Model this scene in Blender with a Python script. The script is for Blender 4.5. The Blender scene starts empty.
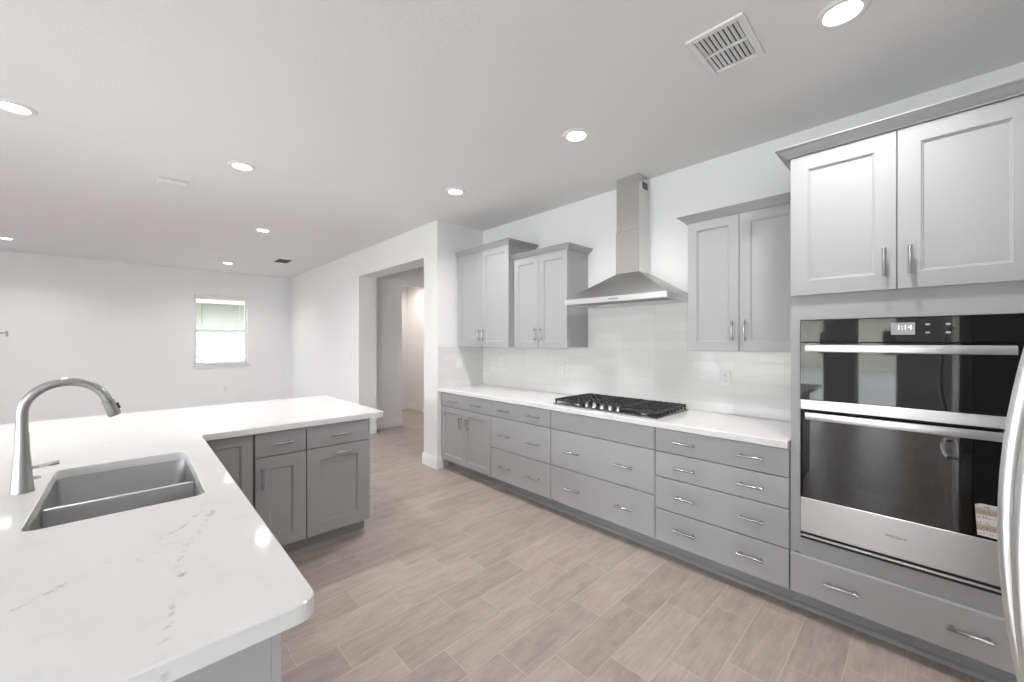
import bpy, bmesh, math, random
from mathutils import Vector, Matrix
PI = math.pi
S = bpy.context.scene
COL = S.collection
random.seed(7)

# ------------------------------------------------------------------ camera
cam_d = bpy.data.cameras.new('camera'); cam = bpy.data.objects.new('camera', cam_d); COL.objects.link(cam)
cam_d.sensor_width = 36.0; cam_d.lens = 395.96 / 1024 * 36.0; cam_d.clip_start = 0.02; cam_d.clip_end = 200
cam.location = (0, 0, 1.4465); cam.rotation_euler = (PI / 2, 0, -0.7631)
S.camera = cam
# ------------------------------------------------------------------ sky and exposure
WORLD = 8.2
W = bpy.data.worlds.new('overcast_sky'); S.world = W; W.use_nodes = True
nt = W.node_tree; bg = nt.nodes['Background']
tc = nt.nodes.new('ShaderNodeTexCoord'); sp = nt.nodes.new('ShaderNodeSeparateXYZ'); rp = nt.nodes.new('ShaderNodeValToRGB')
nt.links.new(tc.outputs['Generated'], sp.inputs[0]); nt.links.new(sp.outputs['Z'], rp.inputs[0]); nt.links.new(rp.outputs[0], bg.inputs[0])
rp.color_ramp.elements[0].position = 0.0; rp.color_ramp.elements[0].color = (0.93, 0.925, 1.0, 1)
rp.color_ramp.elements[1].position = 0.7; rp.color_ramp.elements[1].color = (0.85, 0.89, 1.0, 1)
bg.inputs[1].default_value = WORLD
S.view_settings.view_transform = 'Standard'; S.view_settings.look = 'None'
S.view_settings.gamma = 1; S.view_settings.use_curve_mapping = False
S.view_settings.exposure = 0.78
CAN_POWER = 6.5           # watts of each ceiling downlight
CAN_COLOR = (1.0, 0.97, 0.96)

# ------------------------------------------------------------------ measured places (metres; camera stands over the origin)
XF = 2.529          # plane of base door fronts
XW = 3.146          # wall behind the cabinets
XP = 2.480          # plane of the long wall beyond the kitchen niche
YN = 3.815          # niche end wall
YF = 9.637          # far wall
ZC = 2.813          # ceiling
ZT = 0.914          # worktop top
ZB = 0.876          # worktop underside
YP = 2.878          # peninsula door fronts

# ------------------------------------------------------------------ materials
def mat(name, col=(.8, .8, .8), rough=.5, metal=0.0, spec=.5, coat=0.0):
    m = bpy.data.materials.new(name); m.use_nodes = True
    b = m.node_tree.nodes['Principled BSDF']
    b.inputs['Base Color'].default_value = (*col, 1); b.inputs['Roughness'].default_value = rough
    b.inputs['Metallic'].default_value = metal; b.inputs['Specular IOR Level'].default_value = spec
    b.inputs['Coat Weight'].default_value = coat
    return m
class NB:
    """small node-building helper"""
    def __init__(s, m): s.t = m.node_tree; s.b = s.t.nodes['Principled BSDF']
    def n(s, kind, **kw):
        x = s.t.nodes.new(kind)
        for k, v in kw.items(): setattr(x, k, v)
        return x
    def set(s, sock, v):
        if hasattr(v, 'is_linked'): s.t.links.new(v, sock)
        else: sock.default_value = v
    def math(s, op, a, b=0.0, c=0.0):
        x = s.n('ShaderNodeMath', operation=op)
        s.set(x.inputs[0], a); s.set(x.inputs[1], b); s.set(x.inputs[2], c)
        return x.outputs[0]
    def pos(s):
        g = s.n('ShaderNodeNewGeometry'); q = s.n('ShaderNodeSeparateXYZ'); s.t.links.new(g.outputs['Position'], q.inputs[0])
        return g.outputs['Position'], q.outputs[0], q.outputs[1], q.outputs[2]
    def comb(s, x, y, z):
        c = s.n('ShaderNodeCombineXYZ'); s.set(c.inputs[0], x); s.set(c.inputs[1], y); s.set(c.inputs[2], z); return c.outputs[0]
    def noise(s, vec, scale, detail=2.0, rough=.5):
        x = s.n('ShaderNodeTexNoise'); s.set(x.inputs['Vector'], vec); x.inputs['Scale'].default_value = scale
        x.inputs['Detail'].default_value = detail; x.inputs['Roughness'].default_value = rough; return x.outputs['Fac']
    def ramp(s, fac, stops):
        r = s.n('ShaderNodeValToRGB'); s.set(r.inputs[0], fac); e = r.color_ramp.elements
        while len(e) < len(stops): e.new(.5)
        for el, (p, c) in zip(e, stops):
            el.position = p; el.color = (*c, 1) if len(c) == 3 else c
        return r.outputs[0]
    def mix(s, fac, a, b, typ='MIX'):
        x = s.n('ShaderNodeMix', data_type='RGBA', blend_type=typ); s.set(x.inputs[0], fac); s.set(x.inputs[6], a); s.set(x.inputs[7], b)
        return x.outputs[2]
    def smooth(s, v, lo, hi):
        x = s.n('ShaderNodeMapRange', interpolation_type='SMOOTHSTEP'); s.set(x.inputs[0], v); x.inputs[1].default_value = lo; x.inputs[2].default_value = hi
        return x.outputs[0]
    def bump(s, h, strength, dist=.01):
        x = s.n('ShaderNodeBump'); s.set(x.inputs['Height'], h); x.inputs['Strength'].default_value = strength; x.inputs['Distance'].default_value = dist
        s.t.links.new(x.outputs[0], s.b.inputs['Normal'])
    def color(s, v): s.set(s.b.inputs['Base Color'], v)
    def rough(s, v): s.set(s.b.inputs['Roughness'], v)

def paint_wall(name, col, bump=.06, scale=90):
    m = mat(name, col, .75, spec=.25); k = NB(m); p, x, y, z = k.pos()
    k.bump(k.noise(p, scale, 3), bump, .004); return m
M_WALL = paint_wall('white_wall_paint', (.87, .87, .872))
M_CEIL = paint_wall('textured_ceiling_paint', (.87, .87, .87), .30, 55)
M_TRIM = mat('white_trim_paint', (.85, .85, .85), .4)
M_PLASTIC = mat('white_plastic', (.82, .82, .81), .4)
M_DARK = mat('painted_vent_shade', (.02, .02, .02), .6)
M_SLOT = mat('socket_slot', (.15, .15, .15), .6)
M_CAB = mat('gray_cabinet_paint', (.42, .422, .427), .45, spec=.25)
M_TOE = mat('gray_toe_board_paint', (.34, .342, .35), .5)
M_IRON = mat('cast_iron', (.035, .035, .037), .55, spec=.4)
M_BLACKGLASS = mat('black_glass', (.008, .008, .009), .03, spec=.6)
M_BLACK = mat('black_plastic', (.02, .02, .02), .4)
M_SINK = mat('brushed_steel_bowl', (.42, .42, .42), .38, metal=.85)
M_NICKEL = mat('brushed_nickel', (.41, .41, .405), .28, metal=1.0)
M_PULL = mat('dark_nickel_pull', (.52, .52, .52), .22, metal=1.0)
def steel(name, col, rough, axis):
    m = mat(name, col, rough, metal=1.0); k = NB(m); p, x, y, z = k.pos()
    sc = {'x': (1, 220, 220), 'y': (220, 1, 220), 'z': (220, 220, 1)}[axis]
    v = k.comb(k.math('MULTIPLY', x, sc[0]), k.math('MULTIPLY', y, sc[1]), k.math('MULTIPLY', z, sc[2]))
    k.rough(k.ramp(k.noise(v, 1.0, 2), [(.3, (rough * .95,) * 3), (.7, (rough * 1.06,) * 3)]))
    return m
M_STEEL = steel('brushed_stainless_steel', (.66, .66, .655), .32, 'y')
M_STEELV = steel('vertical_brushed_stainless', (.66, .66, .65), .22, 'z')
M_STEELD = steel('dark_brushed_stainless_steel', (.42, .42, .415), .34, 'y')
M_STEELB = mat('bright_stainless_bar', (.82, .82, .82), .34, metal=1.0)

def mat_quartz():
    m = mat('white_veined_quartz', (.80, .80, .80), .07, spec=.5); k = NB(m); p, x, y, z = k.pos()
    n1 = k.math('SUBTRACT', k.noise(p, 5.0, 5, .6), .5); n2 = k.math('SUBTRACT', k.noise(k.comb(y, x, 3.0), 5.0, 5, .6), .5)
    px = k.math('ADD', x, k.math('MULTIPLY', n1, .13)); py = k.math('ADD', y, k.math('MULTIPLY', n2, .13))
    def seg(a, b):
        dx, dy = b[0] - a[0], b[1] - a[1]; L2 = dx * dx + dy * dy
        ux = k.math('SUBTRACT', px, a[0]); uy = k.math('SUBTRACT', py, a[1])
        t = k.math('ADD', k.math('MULTIPLY', ux, dx / L2), k.math('MULTIPLY', uy, dy / L2))
        c = k.n('ShaderNodeClamp'); k.set(c.inputs[0], t); t = c.outputs[0]
        ex = k.math('SUBTRACT', ux, k.math('MULTIPLY', t, dx)); ey = k.math('SUBTRACT', uy, k.math('MULTIPLY', t, dy))
        return k.math('SQRT', k.math('ADD', k.math('MULTIPLY', ex, ex), k.math('MULTIPLY', ey, ey)))
    def chain(pts):
        d = None
        for a, b in zip(pts, pts[1:]):
            q = seg(a, b); d = q if d is None else k.math('MINIMUM', d, q)
        return d
    d1 = chain([(.19, 1.62), (.101, 1.333), (.064, 1.11), (.045, .86)])
    d2 = chain([(-.75, .80), (-.40, 1.02), (-.139, 1.25), (.02, 1.39), (.14, 1.55)])
    d3 = chain([(-.02, 1.22), (.02, 1.30), (.08, 1.36)])
    d4 = chain([(.3, 3.1), (.7, 3.5), (1.0, 3.45), (1.5, 3.95)])
    d5 = chain([(-.95, 2.6), (-.6, 3.1), (-.3, 3.6), (.1, 4.1)])
    br = k.noise(p, 42.0, 4, .65)
    def vein(d, w, lo, hi, amt):
        v = k.math('SUBTRACT', 1.0, k.smooth(d, 0.0, w))
        return k.math('MULTIPLY', k.math('MULTIPLY', v, k.smooth(br, lo, hi)), amt)
    f = vein(d1, .013, .50, .68, .55)
    for a in (vein(d2, .012, .45, .66, .45), vein(d3, .02, .48, .68, .35), vein(d4, .015, .45, .66, .15), vein(d5, .015, .45, .66, .2)):
        f = k.math('MAXIMUM', f, a)
    cloud = k.math('MULTIPLY', k.smooth(k.noise(p, 9, 6, .7), .52, .75), .10)
    f = k.math('MAXIMUM', f, cloud)
    k.color(k.mix(f, (.82, .82, .81, 1), (.30, .30, .30, 1))); return m
M_QUARTZ = mat_quartz()

def mat_floor():
    m = mat('wood_look_plank_tile', (.4, .34, .3), .38, spec=.45); k = NB(m); p, x, y, z = k.pos()
    H, L = .187, .545
    ry = k.math('DIVIDE', k.math('SUBTRACT', y, .062), H); row = k.math('FLOOR', ry); fy = k.math('SUBTRACT', ry, row)
    rx = k.math('DIVIDE', k.math('ADD', k.math('SUBTRACT', x, 2.11), k.math('MULTIPLY', k.math('SUBTRACT', row, 1.0), .176)), L)
    cx = k.math('FLOOR', rx); fx = k.math('SUBTRACT', rx, cx)
    ey = k.math('MULTIPLY', k.math('MINIMUM', fy, k.math('SUBTRACT', 1.0, fy)), H)
    ex = k.math('MULTIPLY', k.math('MINIMUM', fx, k.math('SUBTRACT', 1.0, fx)), L)
    e = k.math('MINIMUM', ex, ey)
    grout = k.math('SUBTRACT', 1.0, k.smooth(e, .0008, .0026))
    wn = k.n('ShaderNodeTexWhiteNoise', noise_dimensions='2D'); k.set(wn.inputs['Vector'], k.comb(cx, row, 0.0))
    r = wn.outputs['Value']
    v = k.comb(k.math('ADD', k.math('MULTIPLY', x, 2.2), k.math('MULTIPLY', r, 37.0)), k.math('ADD', k.math('MULTIPLY', y, 11.0), k.math('MULTIPLY', r, 91.0)), r)
    a = k.noise(v, 1.3, 7, .62)
    cl = k.noise(k.comb(k.math('ADD', x, k.math('MULTIPLY', r, 53.0)), k.math('MULTIPLY', y, 2.0), r), 7.0, 6, .7)
    v2 = k.comb(k.math('ADD', k.math('MULTIPLY', x, 7.0), k.math('MULTIPLY', r, 11.0)), k.math('MULTIPLY', y, 70.0), r)
    b = k.noise(v2, 1.0, 4, .6)
    base = k.ramp(k.math('ADD', k.math('ADD', k.math('MULTIPLY', a, .36), k.math('MULTIPLY', cl, .34)), k.math('MULTIPLY', b, .30)),
                  [(.30, (.31, .260, .225)), (.46, (.405, .345, .302)), (.60, (.495, .432, .385)), (.78, (.585, .52, .47))])
    tint = k.ramp(r, [(0.0, (.87, .87, .87)), (.5, (.98, .965, .955)), (1.0, (1.05, 1.05, 1.05))])
    base = k.mix(1.0, base, tint, 'MULTIPLY')
    k.color(k.mix(k.math('MULTIPLY', grout, .55), base, (.64, .585, .54, 1)))
    k.rough(k.ramp(b, [(.3, (.30,) * 3), (.7, (.42,) * 3)]))
    k.bump(k.math('SUBTRACT', k.math('MULTIPLY', b, .15), grout), .25, .003); return m
M_FLOOR = mat_floor()

def mat_tile(name, axis):
    m = mat(name, (.80, .795, .78), .10, spec=.5); k = NB(m); p, x, y, z = k.pos()
    u = y if axis == 'y' else x
    off = .955 if axis == 'y' else 2.55
    def cell(c, o, w):
        q = k.math('DIVIDE', k.math('SUBTRACT', c, o), w); fl = k.math('FLOOR', q); fr = k.math('SUBTRACT', q, fl)
        return fl, k.math('MULTIPLY', k.math('MINIMUM', fr, k.math('SUBTRACT', 1.0, fr)), w)
    ci, eu = cell(u, off, .3015); ri, ez = cell(z, ZT, .0762)
    e = k.math('MINIMUM', eu, ez); g = k.math('SUBTRACT', 1.0, k.smooth(e, .0006, .0022))
    wn = k.n('ShaderNodeTexWhiteNoise', noise_dimensions='2D'); k.set(wn.inputs['Vector'], k.comb(ci, ri, 0.0))
    t = k.ramp(wn.outputs['Value'], [(0, (.77, .765, .75)), (1, (.82, .815, .80))])
    k.color(k.mix(g, t, (.72, .71, .69, 1)))
    wav = k.noise(k.comb(k.math('MULTIPLY', u, 3.0), k.math('ADD', k.math('MULTIPLY', z, 22.0), k.math('MULTIPLY', wn.outputs['Value'], 9.0)), 0.0), 1.0, 2)
    k.bump(k.math('SUBTRACT', k.math('MULTIPLY', wav, .5), g), .22, .003); return m
M_TILE = mat_tile('glossy_white_wall_tile', 'y'); M_TILE_END = mat_tile('glossy_white_end_tile', 'x')

def mat_emit(name, col, strength):
    m = bpy.data.materials.new(name); m.use_nodes = True; t = m.node_tree; t.nodes.clear()
    o = t.nodes.new('ShaderNodeOutputMaterial'); e = t.nodes.new('ShaderNodeEmission')
    e.inputs[0].default_value = (*col, 1); e.inputs[1].default_value = strength; t.links.new(e.outputs[0], o.inputs[0]); return m
M_LENS = mat_emit('lit_lamp_lens', (1.0, .97, .92), 8.0)
M_DISPLAY = mat_emit('lit_display', (.55, .56, .57), .45)
M_DIGIT = mat_emit('lit_digits', (1, 1, 1), 1.2)
def mat_glass(name, tint, ior, rough=0.0):
    m = bpy.data.materials.new(name); m.use_nodes = True; t = m.node_tree; t.nodes.clear()
    o = t.nodes.new('ShaderNodeOutputMaterial'); mx = t.nodes.new('ShaderNodeMixShader'); tr = t.nodes.new('ShaderNodeBsdfTransparent')
    gl = t.nodes.new('ShaderNodeBsdfGlossy'); fr = t.nodes.new('ShaderNodeFresnel')
    tr.inputs[0].default_value = (*tint, 1); gl.inputs['Roughness'].default_value = rough; fr.inputs[0].default_value = ior
    ge = t.nodes.new('ShaderNodeNewGeometry'); mm = t.nodes.new('ShaderNodeMath'); mm.operation = 'SUBTRACT'; mm.use_clamp = True
    t.links.new(fr.outputs[0], mm.inputs[0]); t.links.new(ge.outputs['Backfacing'], mm.inputs[1])      # the exit face only lets light through
    t.links.new(mm.outputs[0], mx.inputs[0]); t.links.new(tr.outputs[0], mx.inputs[1]); t.links.new(gl.outputs[0], mx.inputs[2]); t.links.new(mx.outputs[0], o.inputs[0]); return m
M_PANE = mat_glass('clear_window_glass', (.95, .97, .96), 1.45)
M_DIMPANE = mat_glass('view_dimming_window_glass', (.62, .63, .61), 1.45)  # gray tint added to dim the bright view outdoors
M_OVENGLASS = mat_glass('tinted_oven_glass', (.10, .10, .105), 1.9)
def mat_label():
    m = mat('printed_paper_label', (.7, .66, .6), .6); k = NB(m); p, x, y, z = k.pos()
    band = k.ramp(k.math('FRACT', k.math('MULTIPLY', k.math('SUBTRACT', z, .64), 15.5)), [(.0, (.72, .70, .66)), (.38, (.72, .70, .66)), (.42, (.46, .36, .28)), (.80, (.50, .40, .32)), (.84, (.74, .72, .70))])
    ink = k.math('MULTIPLY', k.smooth(k.noise(k.comb(0.0, k.math('MULTIPLY', y, 260.0), k.math('MULTIPLY', z, 120.0)), 1.0, 1), .50, .60), k.smooth(k.math('SINE', k.math('MULTIPLY', z, 290.0)), .1, .5))
    k.color(k.mix(k.math('MULTIPLY', ink, .8), band, (.12, .11, .11, 1))); return m
M_LABEL = mat_label()
def mat_ground():
    m = mat('sandy_lot_soil', (.45, .40, .33), .9); k = NB(m); p, x, y, z = k.pos()
    k.color(k.ramp(k.noise(p, .9, 6, .65), [(.3, (.40, .38, .34)), (.5, (.62, .60, .55)), (.7, (.76, .74, .70))])); return m
M_GROUND = mat_ground()
M_STUCCO_G = paint_wall('pale_green_stucco', (.44, .47, .42), .2, 40)
M_STUCCO_C = paint_wall('cream_stucco', (.72, .70, .58), .2, 40)
M_ROOF = mat('brown_shingle', (.22, .19, .17), .9)
M_FASCIA = mat('tan_fascia', (.5, .46, .36), .7)

# ------------------------------------------------------------------ object helpers
def woff(o):
    v = Vector((0, 0, 0))
    while o is not None: v += o.location; o = o.parent
    return v
def obj(name, bm, m, parent=None, smooth=True, angle=32):
    bmesh.ops.recalc_face_normals(bm, faces=bm.faces)
    if parent is not None: bmesh.ops.translate(bm, verts=bm.verts, vec=-woff(parent))
    me = bpy.data.meshes.new(name); bm.to_mesh(me); bm.free()
    for mm in (m if isinstance(m, (list, tuple)) else [m]): me.materials.append(mm)
    if smooth:
        me.polygons.foreach_set('use_smooth', [True] * len(me.polygons)); me.set_sharp_from_angle(angle=math.radians(angle))
    o = bpy.data.objects.new(name, me); COL.objects.link(o); o.parent = parent
    return o
def thing(name, label, cat, loc, group=None):
    o = bpy.data.objects.new(name, None); COL.objects.link(o); o.location = loc; o.empty_display_size = .1
    o['label'] = label; o['category'] = cat
    if group: o['group'] = group
    return o
def tag(o, label, cat, group=None):
    o['label'] = label; o['category'] = cat
    if group: o['group'] = group
    return o
def struct(name, bm, m, label=None, cat=None):
    o = obj(name, bm, m) if bm is not None else None
    if o is None: o = bpy.data.objects.new(name, None); COL.objects.link(o)
    o['kind'] = 'structure'
    o['label'] = label; o['category'] = cat
    return o
def B(): return bmesh.new()
def bx(bm, x0, x1, y0, y1, z0, z1, bev=0.0, seg=1):
    r = bmesh.ops.create_cube(bm, size=1.0); vs = r['verts']
    for v in vs: v.co = Vector(((x0 + x1) / 2 + v.co.x * (x1 - x0), (y0 + y1) / 2 + v.co.y * (y1 - y0), (z0 + z1) / 2 + v.co.z * (z1 - z0)))
    if bev > 0:
        es = list({e for v in vs for e in v.link_edges})
        bmesh.ops.bevel(bm, geom=es, offset=bev, segments=seg, profile=.5, affect='EDGES', clamp_overlap=True)
    return bm
def box(*a, **k): return bx(B(), *a, **k)
def rings(bm, loops, cap0=True, cap1=True, closed=True):
    """skin successive vertex loops"""
    L = [[bm.verts.new(p) for p in lp] for lp in loops]; n = len(L[0])
    for a, b in zip(L, L[1:]):
        for i in range(n if closed else n - 1):
            j = (i + 1) % n
            bm.faces.new((a[i], a[j], b[j], b[i]))
    if cap0: bm.faces.new(L[0][::-1])
    if cap1: bm.faces.new(L[-1])
    return bm
def lathe(bm, prof, c, axis='z', seg=24, cap0=True, cap1=True):
    def pt(r, h, t):
        a, b = r * math.cos(t), r * math.sin(t)
        return {'z': (c[0] + a, c[1] + b, c[2] + h), 'x': (c[0] + h, c[1] + a, c[2] + b), 'y': (c[0] + a, c[1] + h, c[2] + b)}[axis]
    return rings(bm, [[pt(r, h, 2 * PI * i / seg) for i in range(seg)] for r, h in prof], cap0, cap1)
def tube(bm, pts, r, seg=14, caps=True, flat=None):
    pts = [Vector(p) for p in pts]; n = len(pts); rs = r if isinstance(r, (list, tuple)) else [r] * n
    loops = []; up = None
    for i, p in enumerate(pts):
        t = (pts[min(i + 1, n - 1)] - pts[max(i - 1, 0)]).normalized()
        if up is None:
            up = t.orthogonal().normalized()
        up = (up - t * up.dot(t)).normalized(); w = t.cross(up)
        loops.append([p + (up * math.cos(2 * PI * k / seg) + w * math.sin(2 * PI * k / seg)) * rs[i] for k in range(seg)])
    return rings(bm, loops, caps, caps)

# a front plane: a = along the run, z = up, d = outwards from the plane
def FX(x): return lambda a, z, d: (x - d, a, z)          # faces -X, a = y
def FY(y): return lambda a, z, d: (a, y - d, z)          # faces -Y, a = x
def FXP(x): return lambda a, z, d: (x + d, a, z)         # faces +X
def FYP(y): return lambda a, z, d: (a, y + d, z)         # faces +Y
def rect(P, a0, a1, z0, z1, d, ins=0.0):
    return [P(a0 + ins, z0 + ins, d), P(a1 - ins, z0 + ins, d), P(a1 - ins, z1 - ins, d), P(a0 + ins, z1 - ins, d)]
def shaker(P, a0, a1, z0, z1, t=.030, w=.058):
    """recessed-panel door whose front lies on the plane"""
    return rings(B(), [rect(P, a0, a1, z0, z1, -t), rect(P, a0, a1, z0, z1, -.002), rect(P, a0, a1, z0, z1, 0, .002),
                       rect(P, a0, a1, z0, z1, 0, w), rect(P, a0, a1, z0, z1, -.004, w + .002), rect(P, a0, a1, z0, z1, -.006, w + .007), rect(P, a0, a1, z0, z1, -.0105, w + .009)])
def slab(P, a0, a1, z0, z1, t=.030):
    return rings(B(), [rect(P, a0, a1, z0, z1, -t), rect(P, a0, a1, z0, z1, -.003), rect(P, a0, a1, z0, z1, 0, .003)])
def pull(P, ac, zc, length, vert, parent, m=None):
    """bar pull with two posts, axis along the run or upright"""
    bm = B(); hl = length / 2; rr = .0069
    def Q(s, d): return P(ac, zc + s, d) if vert else P(ac + s, zc, d)
    prof = [(-hl, rr * .9), (-hl + .002, rr * 1.12), (-hl + .012, rr * 1.12), (-hl + .014, rr), (hl - .014, rr), (hl - .012, rr * 1.12), (hl - .002, rr * 1.12), (hl, rr * .9)]
    tube(bm, [Q(s, .03) for s, r in prof], [r for s, r in prof], 12)
    for s in (-hl + .018, hl - .018): tube(bm, [Q(s, 0.0), Q(s, .004), Q(s, .005), Q(s, .029)], [.0075, .0065, .0048, .0048], 10)
    return obj('handle', bm, m or M_PULL, parent)
def crown(bm, P_xy, z0, right=True, left=True):
    """crown moulding swept round a cabinet top. P_xy(d) -> list of plan points at outward offset d"""
    prof = [(0.0, 0.0), (.012, 0.0), (.013, .006), (.022, .011), (.040, .027), (.053, .040), (.058, .042), (.058, .046), (0.0, .046)]
    loops = [[(x, y, z0 + h) for x, y in P_xy(d)] for d, h in prof]
    n = len(loops[0]); L = [[bm.verts.new(p) for p in lp] for lp in loops]; m = len(L)
    for i in range(m):
        a, b = L[i], L[(i + 1) % m]
        for k in range(n - 1): bm.faces.new((a[k], a[k + 1], b[k + 1], b[k]))
    bm.faces.new([L[i][0] for i in range(m)]); bm.faces.new([L[i][-1] for i in range(m)][::-1])
    return bm
def text(name, body, size, P, a, z, d, m, parent, flip=1, extr=.0004):
    """lettering standing on a front plane; flip = direction in which the writing runs"""
    cu = bpy.data.curves.new(name, 'FONT'); cu.body = body; cu.size = size; cu.extrude = extr; cu.align_x = 'CENTER'; cu.align_y = 'CENTER'
    o = bpy.data.objects.new(name, cu); COL.objects.link(o); bpy.context.view_layer.update()
    me = bpy.data.meshes.new_from_object(o.evaluated_get(bpy.context.evaluated_depsgraph_get()))
    bpy.data.objects.remove(o); bpy.data.curves.remove(cu)
    bm = B(); bm.from_mesh(me); bpy.data.meshes.remove(me)
    for v in bm.verts: v.co = Vector(P(a + flip * v.co.x, z + v.co.y, d + extr + v.co.z))
    return obj(name, bm, m, parent, smooth=False)
def dup(root, loc, label=None, group=None):
    r = root.copy(); COL.objects.link(r); r.location = loc
    if label: r['label'] = label
    if group: r['group'] = group
    for ch in list(root.children):
        c = ch.copy(); COL.objects.link(c); c.parent = r
        for g in list(ch.children):
            q = g.copy(); COL.objects.link(q); q.parent = c
    return r
def rounded(poly, radii, seg=6):
    """round the corners of a plan polygon"""
    out = []; n = len(poly)
    for i in range(n):
        p = Vector(poly[i]); a = (Vector(poly[i - 1]) - p).normalized(); b = (Vector(poly[(i + 1) % n]) - p).normalized(); r = radii[i]
        if r <= 0: out.append(tuple(p)); continue
        p0, p1 = p + a * r, p + b * r; c = p + (a + b) * r      # right-angled corners
        s0, s1 = p0 - c, p1 - c
        for k in range(seg + 1):
            t = k / seg * PI / 2; q = c + s0 * math.cos(t) + s1 * math.sin(t); out.append((q.x, q.y))
    return out
def offset(poly, d):
    """shift a plan polygon inwards (counter-clockwise) by d"""
    out = []; n = len(poly)
    for i in range(n):
        p = Vector(poly[i]); e0 = (p - Vector(poly[i - 1])).normalized(); e1 = (Vector(poly[(i + 1) % n]) - p).normalized()
        n0 = Vector((-e0.y, e0.x)); n1 = Vector((-e1.y, e1.x)); k = (n0 + n1); k = k / max(k.dot(n0), .2)
        out.append(tuple(p + k * d))
    return out
def slab_plan(outer, holes, z0, z1, ease=.003):
    """stone slab from a plan outline with cut-outs, upper arris eased"""
    bm = B(); tops = []; bots = []
    for poly, sgn in [(outer, 1)] + [(h, -1) for h in holes]:
        ins = offset(poly, ease * sgn) if sgn > 0 else offset(poly, -ease)
        lo = [bm.verts.new((*p, z0)) for p in poly]; mi = [bm.verts.new((*p, z1 - ease)) for p in poly]; hi = [bm.verts.new((*p, z1)) for p in ins]
        n = len(poly)
        for a, b in ((lo, mi), (mi, hi)):
            for i in range(n): bm.faces.new((a[i], a[(i + 1) % n], b[(i + 1) % n], b[i]))
        tops.append(hi); bots.append(lo)
    for loops in (tops, bots):
        es = []
        for lp in loops:
            for i in range(len(lp)):
                e = bm.edges.get((lp[i], lp[(i + 1) % len(lp)])); es.append(e)
        bmesh.ops.triangle_fill(bm, use_beauty=True, use_dissolve=False, edges=es)
    return bm

# ------------------------------------------------------------------ room shell
XL, YB, YBACK = -5.0, -0.95, -4.6
XH = 4.25
struct('floor', box(XL - .15, 5.0, YBACK - .15, YF + .15, -.12, 0), M_FLOOR, 'greige wood-look plank tile floor laid in staggered rows', 'floor')
struct('ceiling', box(XL - .15, 5.0, YBACK - .15, YF + .15, ZC, ZC + .15), M_CEIL, 'white textured ceiling', 'ceiling')
struct('wall_right', box(XW, XW + .12, YB, YN, 0, ZC), M_WALL, 'white wall behind the gray cabinets and hood', 'wall')
bm = B(); bx(bm, XP, XH, YN, 4.101, 0, ZC)
struct('wall_niche_end', bm, M_WALL, 'white wall stub between the cabinet niche and the hall opening', 'wall')
bm = B(); bx(bm, XP, 2.761, 4.101, 5.967, 2.431, ZC); bx(bm, XP, 2.761, 5.967, YF, 0, ZC)
struct('wall_beyond', bm, M_WALL, 'long white wall beyond the kitchen with the wide hall opening', 'wall')
bm = B(); bx(bm, 2.761, 3.32, 6.2, 6.32, 0, ZC); bx(bm, 3.32, XH, 6.2, 6.32, 2.40, ZC)
struct('wall_hall', bm, M_WALL, 'shaded white hall wall seen through the opening', 'wall')
bm = B(); bx(bm, XH, XH + .1, YN, 7.78, 0, ZC); bx(bm, 2.761, XH, 7.68, 7.78, 0, ZC)
struct('wall_vestibule', bm, M_WALL, 'warm lit wall at the end of the hall', 'wall')
WX0, WX1, WZ0, WZ1 = .835, 1.70, .985, 2.33
bm = B()
bx(bm, XL, WX0, YF, YF + .15, 0, ZC); bx(bm, WX1, 2.761, YF, YF + .15, 0, ZC); bx(bm, WX0, WX1, YF, YF + .15, 0, WZ0); bx(bm, WX0, WX1, YF, YF + .15, WZ1, ZC)
struct('wall_far', bm, M_WALL, 'white far wall of the living area with one window', 'wall')
LEFT_OPEN = [(-4.2, -.5, .02, 2.35), (.32, .96, 0.02, 2.35), (1.38, 4.3, 0.02, 2.35), (8.3, 9.2, 1.25, 2.3)]  # first and last openings are unseen, added to let in more daylight
bm = B(); y = YBACK
for y0, y1, z0, z1 in LEFT_OPEN:
    bx(bm, XL - .15, XL, y, y0, 0, ZC); bx(bm, XL - .15, XL, y0, y1, z1, ZC)
    if z0 > 0: bx(bm, XL - .15, XL, y0, y1, 0, z0)
    y = y1
bx(bm, XL - .15, XL, y, YF, 0, ZC)
struct('wall_left', bm, M_WALL, 'white window wall opposite the cabinets', 'wall')
bm = B(); bx(bm, .2, XW + .12, YB - .12, YB, 0, ZC); bx(bm, .2, .3, YBACK, YB - .12, 0, ZC)
struct('wall_back', bm, M_WALL, 'white wall behind the refrigerator', 'wall')
struct('wall_rear', box(XL, .3, YBACK - .15, YBACK, 0, ZC), M_WALL, 'white rear wall of the room', 'wall')
def baseboard(name, segs, label):
    """each seg: plan line (x0,y0)-(x1,y1) with outward normal (nx,ny)"""
    bm = B()
    for (x0, y0), (x1, y1), (nx, ny) in segs:
        prof = [(0, 0), (.015, 0), (.015, .105), (.009, .122), (.006, .133), (0, .133)]
        rings(bm, [[(x0 + nx * d, y0 + ny * d, h) for d, h in prof], [(x1 + nx * d, y1 + ny * d, h) for d, h in prof]])
    return struct(name, bm, M_TRIM, label, 'baseboard')
baseboard('baseboard_niche_end', [((XP, YN - .015), (XP, 4.116), (-1, 0)), ((XP, YN), (2.56, YN), (0, -1)), ((XP, 4.101), (XH, 4.101), (0, 1))], 'white baseboard round the wall stub')
baseboard('baseboard_beyond', [((XP, 5.952), (XP, YF), (-1, 0)), ((XP, 5.967), (2.776, 5.967), (0, -1)), ((2.761, 5.952), (2.761, 6.2), (1, 0))], 'white baseboard of the long wall beyond the opening')
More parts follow.
